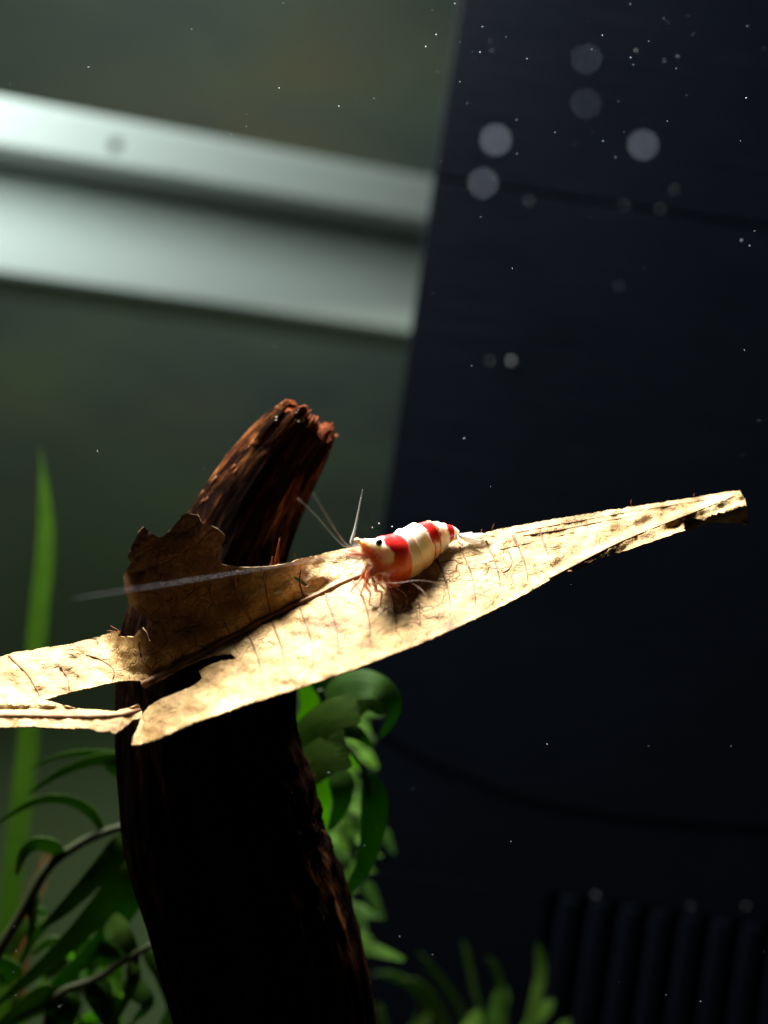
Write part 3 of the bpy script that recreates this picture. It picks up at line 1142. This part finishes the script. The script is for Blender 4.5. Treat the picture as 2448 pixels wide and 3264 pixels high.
for (s, sg, kn, an, ft, r, mt) in legs:
    hip = bp(s, sg * 2.75, -0.12)
    foot = on_leaf(*ft)
    hd = bs[int(s * N_SUB)][3]
    kd = lerp(hd - (0.0016 if sg > 0 else -0.0002), foot.y, 0.30)
    ad = lerp(hd - (0.0022 if sg > 0 else -0.0002), foot.y, 0.65)
    leg(hip, PF(kn[0], kn[1], kd), PF(an[0], an[1], ad), foot, r, M[mt])
# mouthparts: short curled limbs below the head
for k, (u0, v0, u1, v1, u2, v2_) in enumerate([(1185, 1815, 1168, 1842, 1182, 1872), (1198, 1825, 1190, 1858, 1204, 1880), (1176, 1800, 1156, 1826, 1164, 1852), (1212, 1835, 1212, 1862, 1226, 1878),
                                                (1192, 1812, 1180, 1834, 1196, 1856), (1226, 1838, 1236, 1862, 1250, 1872), (1240, 1840, 1258, 1860, 1276, 1866)]):
    dd_ = .1420 - 0.0004 * (k % 3)
    tube('mouthpart', [PF(*q) for q in catmull([(u0, v0, dd_), (u1, v1, dd_ - .0003), (u2, v2_, dd_ - .0004)], 5)], [.00040 - .00028 * i / 10 for i in range(11)], M['limb'], shr, 8)
# swimmerets under the tail segments
for sg in (1, -1):
    for s in (6.7, 7.7, 9.0, 10.2, 11.2):
        p0 = bp(s, sg * 2.5, -0.15)
        t, up, near = body_frame(int(s * N_SUB))
        L = 0.0018 * (1 - 0.06 * (s - 6))
        p1 = p0 - up * L * .7 - t * L * .5 + near * sg * 0.0002
        blade_mesh('swimmeret', p0, p1, .0005, t, M['limb_pale'], shr, .0001, 6, 2)
# tail fan
root = cen[-1] - (cen[-1] - cen[-6]) * 0.25
for (U, V_, w, nm, dd_) in [(1562, 1709, .00062, 'telson', .1528), (1532, 1728, .00060, 'tail_fin', .1512), (1478, 1738, .00055, 'tail_fin', .1505), (1540, 1702, .00055, 'tail_fin', .1533), (1505, 1698, .00050, 'tail_fin', .1538)]:
    p1 = PF(U, V_, dd_)
    wd = (CU * 0.55 - CF * 0.8)
    ax = (p1 - root).normalized()
    wd = (wd - ax * wd.dot(ax)).normalized()
    blade_mesh(nm, root, p1, w, wd, M['fin'], shr, .0002, 10, 4, prof=lambda t: 0.35 + 0.65 * math.sin(math.pi * clamp(t * 0.80 + 0.10)) if t < 0.98 else 0.35)


# ------------------------------------------------------------------ plants
def ribbon(name, pts, width, mat, parent, twist=0.5, prof=None, cup=0.06, n=7, m_=4, thick=0.00012):
    """a plant leaf along points (U, V, distance); width in metres; twist turns the blade away from the lens"""
    p = [PF(*q) for q in catmull(pts, n)]
    N = len(p)
    V, Fc, uv = [], [], []
    for i in range(N):
        t = (p[min(i + 1, N - 1)] - p[max(i - 1, 0)]).normalized()
        sd = t.cross(CF)
        sd = sd.normalized() if sd.length > 1e-6 else CR
        nr_ = sd.cross(t).normalized()
        f = i / (N - 1)
        tw = twist(f) if callable(twist) else twist
        wd = sd * math.cos(tw) + nr_ * math.sin(tw)
        up = wd.cross(t).normalized()
        w = width * 0.5 * (prof(f) if prof else max(0.03, 1.22 * min(1, 0.22 + f / 0.30) ** 0.8 * (1 - f) ** 0.62))
        w *= 1 + 0.05 * noise.noise(Vector((f * 9, width * 900, pts[0][0])))
        for j in range(m_ + 1):
            q = j / m_ * 2 - 1
            V.append(p[i] + wd * (w * q) - up * (cup * w * (1 - q * q)))
            uv.append((j / m_, f * 3))
    for i in range(N - 1):
        for j in range(m_):
            a = i * (m_ + 1) + j
            Fc.append((a, a + 1, a + m_ + 2, a + m_ + 1))
    o = obj(name, V, Fc, mat, parent, uvs=uv)
    s_ = o.modifiers.new('thickness', 'SOLIDIFY')
    s_.thickness = thick
    s_.offset = 0
    es = o.modifiers.new('crisp', 'EDGE_SPLIT')
    es.split_angle = math.radians(50)
    return o


def floor_pt(U, V_, d):
    p = PF(U, V_, d)
    return Vector((p.x, p.y, GZ))


blade_prof = lambda f: (0.35 + 0.65 * smooth(0, 0.25, f)) * (1 - smooth(0.78, 1.0, f) * 0.97)

# tall blurred blade at the far left
g = thing('grass_blade_plant', 'tall blurred bright green blade rising past the left leaf end', 'water plant', tuple(floor_pt(-20, 3300, .27)), 'water plants in the tank')
ribbon('leaf', [(-60, 3700, .262), (0, 3200, .263), (40, 2800, .264), (85, 2400, .266), (120, 2000, .268), (145, 1750, .270), (140, 1560, .272), (128, 1430, .274)], .0052, M['green_light'], g, 0.25, lambda f: (0.55 + 0.45 * (1 - f)) * 1.35 * (1 - smooth(0.72, 1.0, f) * 0.95), n=8)
ribbon('leaf', [(20, 3700, .275), (60, 3100, .278), (90, 2900, .280), (135, 2790, .282), (150, 2720, .284)], .0052, M['red_plant'], g, 0.4)

# leafy stem plant left of the wood
D0 = .188
lp = thing('stem_plant', 'dark green leafy stem plant arching out behind the driftwood on the left', 'water plant', tuple(floor_pt(-60, 3300, D0)), 'water plants in the tank')


def stem(pts, r0, r1, parent, mat='stem'):
    p = [PF(*q) for q in catmull(pts, 8)]
    n_ = len(p)
    return tube('stem', p, [lerp(r0, r1, i / (n_ - 1)) for i in range(n_)], M[mat], parent, 10)


stem([(-180, 3900, D0), (-120, 3400, D0), (-30, 3090, D0), (70, 2910, D0), (150, 2770, D0), (245, 2695, D0), (330, 2655, D0), (410, 2630, D0), (520, 2600, D0 + .004)], .00115, .00062, lp)
stem([(120, 3700, D0 + .002), (150, 3260, D0 + .002), (190, 3168, D0), (300, 3122, D0), (400, 3060, D0), (495, 3006, D0), (600, 2950, D0 + .006)], .0009, .0005, lp)
LL = [  # points, width m, twist, material
    ([(330, 2655, 0), (290, 2590, 0), (220, 2552, -.001), (140, 2548, -.002), (60, 2580, -.003), (-30, 2640, -.004)], .0020, .15, 'green_dark'),
    ([(205, 2735, 0), (165, 2700, -.001), (115, 2690, -.002), (75, 2720, -.003), (52, 2790, -.004)], .0034, .35, 'green_dark'),
    ([(460, 2430, .002), (370, 2408, 0), (280, 2400, 0), (190, 2410, -.001), (92, 2452, -.002)], .0015, .2, 'green_dark'),
    ([(470, 2460, .002), (400, 2425, 0), (310, 2422, -.001), (200, 2460, -.002), (85, 2532, -.003)], .0025, .2, 'green_dark'),
    ([(330, 2425, .002), (360, 2450, .002), (395, 2490, .003), (430, 2540, .004)], .0018, .2, 'green'),
    ([(440, 2620, .003), (370, 2720, 0), (280, 2820, -.002), (200, 2900, -.003), (125, 2965, -.004)], .0044, .25, 'green_dark'),
    ([(480, 2700, .004), (400, 2800, .001), (300, 2920, 0), (170, 3050, -.002), (-20, 3210, -.004)], .0056, .2, 'green_dark'),
    ([(440, 2780, .004), (420, 2860, .003), (330, 2990, .002), (200, 3120, .001), (30, 3260, 0)], .0046, .3, 'green'),
    ([(110, 2830, .001), (105, 2890, 0), (100, 2960, -.001), (85, 3015, -.001)], .0020, .5, 'green_dark'),
    ([(190, 3170, .001), (130, 3190, 0), (50, 3240, 0), (-40, 3310, 0)], .0058, .3, 'green_dark'),
    ([(190, 3170, .001), (200, 3230, 0), (180, 3300, 0), (140, 3380, 0)], .0055, .3, 'green'),
    ([(330, 2940, .002), (370, 2960, .001), (410, 3010, 0), (440, 3075, 0)], .0046, .25, 'green_dark'),
    ([(420, 3055, .001), (425, 3120, 0), (400, 3190, 0), (345, 3290, 0)], .0026, .5, 'green_dark'),
    ([(300, 3122, .001), (320, 3180, 0), (350, 3250, 0), (390, 3330, 0)], .0048, .5, 'green'),
    ([(380, 3070, .002), (330, 3040, .002), (280, 3010, .003), (210, 2990, .004)], .0050, .3, 'green'),
    ([(460, 3030, .003), (500, 3090, .003), (530, 3170, .003), (545, 3240, .003)], .0022, .4, 'green_dark'),
    ([(400, 3120, .002), (430, 3150, .002), (470, 3200, .002), (420, 3260, .002)], .0040, .5, 'green'),
    ([(20, 3040, .003), (40, 2990, .003), (90, 2950, .002), (160, 2930, .002)], .0038, .3, 'green_dark'),
    ([(250, 3070, .004), (300, 3040, .004), (360, 3030, .004), (400, 3060, .004)], .0050, .2, 'green'),
    ([(540, 2880, .008), (470, 2840, .007), (420, 2830, .007), (370, 2850, .006)], .0040, .3, 'green'),
    ([(540, 2820, .008), (470, 2790, .007), (425, 2790, .007)], .0040, .3, 'green'),
    ([(60, 3120, .003), (20, 3080, .003), (-40, 3060, .003)], .0044, .3, 'green'),
    ([(520, 3300, .006), (540, 3240, .006), (560, 3180, .006)], .0030, .3, 'green'),
]
for pts, w, tw, mt in LL:
    ribbon('leaf', [(a, b, D0 + c) for a, b, c in pts], w, M[mt], lp, tw)

for k in range(34):      # looser leaves deeper in the clump
    u_, v_ = random.uniform(-40, 520), random.uniform(2880, 3330)
    if u_ > 330 + (v_ - 2900) * 0.5:
        continue
    th_ = random.uniform(1.4, 3.4)
    L_ = random.uniform(90, 190)
    dk = random.uniform(.006, .030)
    c_, s_n = math.cos(th_), math.sin(th_)
    ribbon('leaf', [(u_, v_, D0 + dk), (u_ + c_ * L_ * .5, v_ + s_n * L_ * .5 - 14, D0 + dk), (u_ + c_ * L_, v_ + s_n * L_ + 6, D0 + dk - .002)],
           random.uniform(.0022, .0042), M[random.choice(('green', 'green', 'green_light', 'green_dark'))], lp, random.uniform(.1, .8), n=6)

# plant to the right of the wood, close behind it
D1 = .180
rp = thing('stem_plant', 'broad leaved green plant hanging beside the driftwood trunk on the right', 'water plant', tuple(floor_pt(1000, 3300, D1 + .006)), 'water plants in the tank')


def Z(x, y, c=0.0, D=None):
    return (900 + x / 1.843, 2100 + y / 1.843, (D or D1) + c)


stem([(1000, 3900, D1 + .010), (960, 3300, D1 + .010), (930, 2900, D1 + .008), (930, 2600, D1 + .006), (985, 2350, D1 + .003), Z(250, 330, .003), Z(220, 180, .003)], .0010, .0005, rp)
stem([Z(300, 420), Z(390, 530), Z(470, 640), Z(505, 770)], .0004, .0003, rp)
rect = lambda f: 0.75 + 0.25 * smooth(0, .4, f) - 0.10 * smooth(0.93, 1, f)
RL = [
    ([Z(60, 560, .002), Z(170, 420, 0), Z(300, 330, -.002), Z(445, 285, -.003)], .0054, .35, 'green_dark', rect),
    ([Z(40, 720, .002), Z(150, 640, 0), Z(260, 570, -.002), Z(385, 525, -.003)], .0064, .35, 'green_dark', rect),
    ([Z(240, 300, .003), Z(330, 200, .002), Z(450, 150, .001), Z(560, 165, 0), Z(640, 230, 0), Z(650, 330, 0), Z(575, 465, 0)], .0066, .45, 'green', None),
    ([Z(300, 330, .004), Z(420, 250, .004), Z(520, 250, .004), Z(590, 320, .004)], .0075, .2, 'green_dark', None),
    ([Z(180, 130, .006), Z(165, 210, .006), Z(150, 290, .006), Z(90, 370, .006)], .0052, .1, 'green_light', None),
    ([Z(220, 80, .004), Z(230, 170, .004), Z(260, 260, .004)], .0042, .3, 'green_dark', None),
    ([Z(250, 600, .005), Z(250, 720, .005), Z(225, 860, .005), Z(260, 1010, .006)], .0068, .1, 'green_light', None),
    ([Z(330, 640, .002), Z(350, 760, .001), Z(340, 880, .001), Z(270, 1010, .002)], .0052, .3, 'green', None),
    ([Z(505, 680, 0), Z(540, 820, 0), Z(535, 980, 0), Z(500, 1160, 0), Z(430, 1300, 0), Z(325, 1430, .001)], .0058, .3, 'green', None),
    ([Z(310, 410, .002), Z(400, 420, .002), Z(470, 460, .002), Z(520, 520, .003)], .0034, .2, 'green', None),
    ([Z(80, 540, .006), Z(140, 500, .006), Z(200, 490, .006)], .0030, .2, 'green_light', None),
]
for pts, w, tw, mt, pf in RL:
    ribbon('leaf', pts, w * (1 if pf else 0.85), M[mt], rp, tw, pf)

# soft small-leaved stem farther back
D2 = .232
fp = thing('stem_plant', 'blurred small leaved light green stem plant behind the trunk on the right', 'water plant', tuple(floor_pt(1060, 3300, D2)), 'water plants in the tank')
stem([(1160, 4100, D2), (1120, 3500, D2), (1100, 3100, D2), (1090, 2700, D2), (1110, 2400, D2), (1090, 2150, D2)], .0007, .0004, fp)
SL = [((290, 200), (400, 110), .0042), ((330, 640), (450, 740), .0046), ((460, 540), (555, 650), .0060), ((470, 740), (490, 830), .0040), ((390, 870), (480, 930), .0040), ((260, 1075), (410, 985), .0046),
      ((590, 1000), (660, 1150), .0046), ((350, 1110), (340, 1200), .0050), ((270, 1290), (380, 1270), .0050), ((490, 1310), (600, 1540), .0056), ((410, 1470), (500, 1475), .0034), ((340, 1430), (390, 1600), .0062),
      ((380, 1600), (470, 1540), .0052), ((390, 1650), (480, 1720), .0048), ((480, 1690), (720, 1770), .0052), ((400, 1000), (480, 950), .0036), ((330, 900), (400, 880), .0034), ((440, 640), (380, 560), .0050), ((300, 1180), (400, 1160), .0040),
      ((330, 1340), (450, 1360), .004), ((300, 760), (420, 800), .0044), ((300, 900), (420, 960), .0040), ((260, 1150), (360, 1240), .004)]
for k in range(46):
    a = (random.uniform(270, 470), random.uniform(80, 1800))
    th = random.uniform(-.4, 1.5)
    L = random.uniform(70, 170)
    SL.append((a, (a[0] + L * math.cos(th), a[1] + L * math.sin(th)), random.uniform(.0026, .0044)))
for k, (a, b, w) in enumerate(SL):
    dk = random.uniform(-.012, .016)
    mid_ = ((a[0] + b[0]) / 2 + random.uniform(-10, 10), (a[1] + b[1]) / 2 - random.uniform(0, 14))
    ribbon('leaf', [Z(*a, dk, D2), Z(*mid_, dk - .001, D2), Z(*b, dk - .002, D2)], w * 0.52, M['green_light' if k % 3 else 'green'], fp, random.uniform(.2, .7), n=6)

# grass tufts at the bottom, in front of the filter box
D3 = .262
gt = thing('grass_tuft', 'blurred tuft of narrow green blades at the foot of the filter box', 'water plant', tuple(floor_pt(1500, 3500, D3)), 'water plants in the tank')
GL = [([(560, 2500), (800, 2150), (840, 2040), (760, 1920), (640, 1860), (520, 1850)], .0072, 'green'), ([(1000, 2500), (960, 2200), (900, 2050), (800, 1930), (700, 1880)], .0066, 'green'),
      ([(1200, 2500), (1230, 2200), (1260, 2080), (1290, 1990), (1320, 1930)], .0068, 'green_light'), ([(1420, 2500), (1450, 2200), (1490, 2000), (1520, 1850), (1515, 1740), (1490, 1660)], .0046, 'green'),
      ([(1150, 2500), (1080, 2150), (990, 1970), (880, 1830), (800, 1720)], .0036, 'green_dark'), ([(1250, 2500), (1180, 2150), (1130, 1950), (1090, 1760), (1060, 1640)], .0036, 'green_dark'),
      ([(1330, 2500), (1300, 2150), (1290, 1950), (1250, 1820), (1200, 1750)], .0034, 'green_dark'), ([(1350, 2500), (1430, 2200), (1520, 2080), (1600, 2000)], .0050, 'green'),
      ([(1000, 2500), (1050, 2250), (1120, 2150), (1160, 2060)], .0062, 'green'), ([(560, 2500), (620, 2250), (590, 2120), (560, 2020)], .0050, 'green'), ([(1480, 2500), (1600, 2250), (1690, 2120)], .0046, 'green_dark')]
for k, (pts, w, mt) in enumerate(GL):
    dk = random.uniform(-.012, .012)
    ribbon('leaf', [Z(a, b, dk, D3) for a, b in pts], w * 0.62, M[{'green_light': 'green', 'green': 'green_dark'}.get(mt, mt)], gt, random.uniform(.4, .9), blade_prof, n=7)

# ------------------------------------------------------------------ bubbles and specks
bub = mat_simple('air_bubble_film', (0.80, 0.84, 0.92), 0.12, 0.8, 0.08, 900, 0, ((0.56, 0.60, 0.70), 0.8))
bub_dim = mat_clear('small_bubble', (0.30, 0.32, 0.36), 0.6, 0.15, 0.6)
B = [('bright air bubble floating nearest the seam edge of the black panel, upper of two', 1580, 446, .0715, .00028), ('dimmer air bubble floating just below the bright one', 1540, 584, .0715, .00022),
     ('air bubble floating alone farther along the black panel', 2050, 462, .0722, .00024), ('faint air bubble high on the black panel', 1870, 186, .0715, .00013), ('faint air bubble under the highest one', 1868, 330, .0715, .00012)]
for lab, U, V_, d, r in B:
    V, Fc = ball_data(PF(U, V_, d), r, 3, (1, 1, .94), .05, U)
    tag(obj('air_bubble', V, Fc, bub), lab, 'bubble', 'air bubbles drifting in the water')
B2 = [('bright round air bubble stuck low on the black panel', 1630, 1150, .00130), ('air bubble on the panel seam nearest its open end', 1686, 640, .0010), ('air bubble on the seam above the gap', 1990, 655, .0009), ('air bubble just below the seam gap', 2104, 668, .0010),
      ('air bubble stuck above the panel seam', 2150, 606, .0009), ('air bubble caught on the overflow comb near its first slot', 1898, 2852, .0011), ('faint air bubble over the middle of the overflow comb', 2200, 2888, .0009), ('faint air bubble at the far end of the overflow comb', 2378, 2888, .0009),
      ('tiny air bubble beside the bright round one', 1560, 1150, .0006), ('small dull air bubble on the panel beneath the seam', 1972, 912, .0008)]
for lab, U, V_, r in B2:
    p = PF(U, V_, .2985)
    V, Fc = ball_data(p, r * (0.44 if 'bright' in lab else 0.26), 3, (1, .8, 1), .03, U)
    tag(obj('air_bubble', V, Fc, bub_dim), lab, 'bubble', 'air bubbles stuck to the filter box')

V, Fc = [], []


def speck(U, V_, d, r, st=1.0):
    c = PF(U, V_, d)
    ax = Vector((random.uniform(-1, 1), random.uniform(-1, 1), random.uniform(-1, 1))).normalized()
    b = ax.orthogonal().normalized()
    e = ax.cross(b)
    n0 = len(V)
    V.extend([c + ax * r * st, c - ax * r * st, c + b * r, c - b * r, c + e * r, c - e * r])
    for f in ((0, 2, 4), (0, 4, 3), (0, 3, 5), (0, 5, 2), (1, 4, 2), (1, 3, 4), (1, 5, 3), (1, 2, 5)):
        Fc.append(tuple(n0 + q for q in f))


for k in range(70):
    d = random.uniform(.135, .17)
    speck(random.uniform(0, 2448), random.uniform(0, 3264) ** 1.0, d, random.choice((.00003, .00004, .00005, .00006)), random.choice((1, 1, 1, 2.5)))
for k in range(45):
    d = random.uniform(.135, .185)
    speck(random.uniform(1300, 2448), abs(random.gauss(0, 330)), d, random.choice((.00003, .00004, .00005, .00008)), random.choice((1, 1, 2.0)))
for (U, V_) in [(1208, 1668), (1250, 1678), (1268, 1698), (1187, 1681), (1080, 338), (890, 280), (1390, 110), (1357, 148), (1920, 112), (2378, 312), (2010, 183), (1530, 166)]:
    speck(U, V_, .150, .00010)
so = obj('suspended_specks', V, Fc, mat_simple('speck', (0.7, 0.72, 0.75), 0.5, 0.3, 0.6, 40, 0, ((0.66, 0.70, 0.76), 0.7)), None, False)
so['kind'] = 'stuff'
so['label'] = 'tiny pale specks drifting in the water'
so['category'] = 'specks'
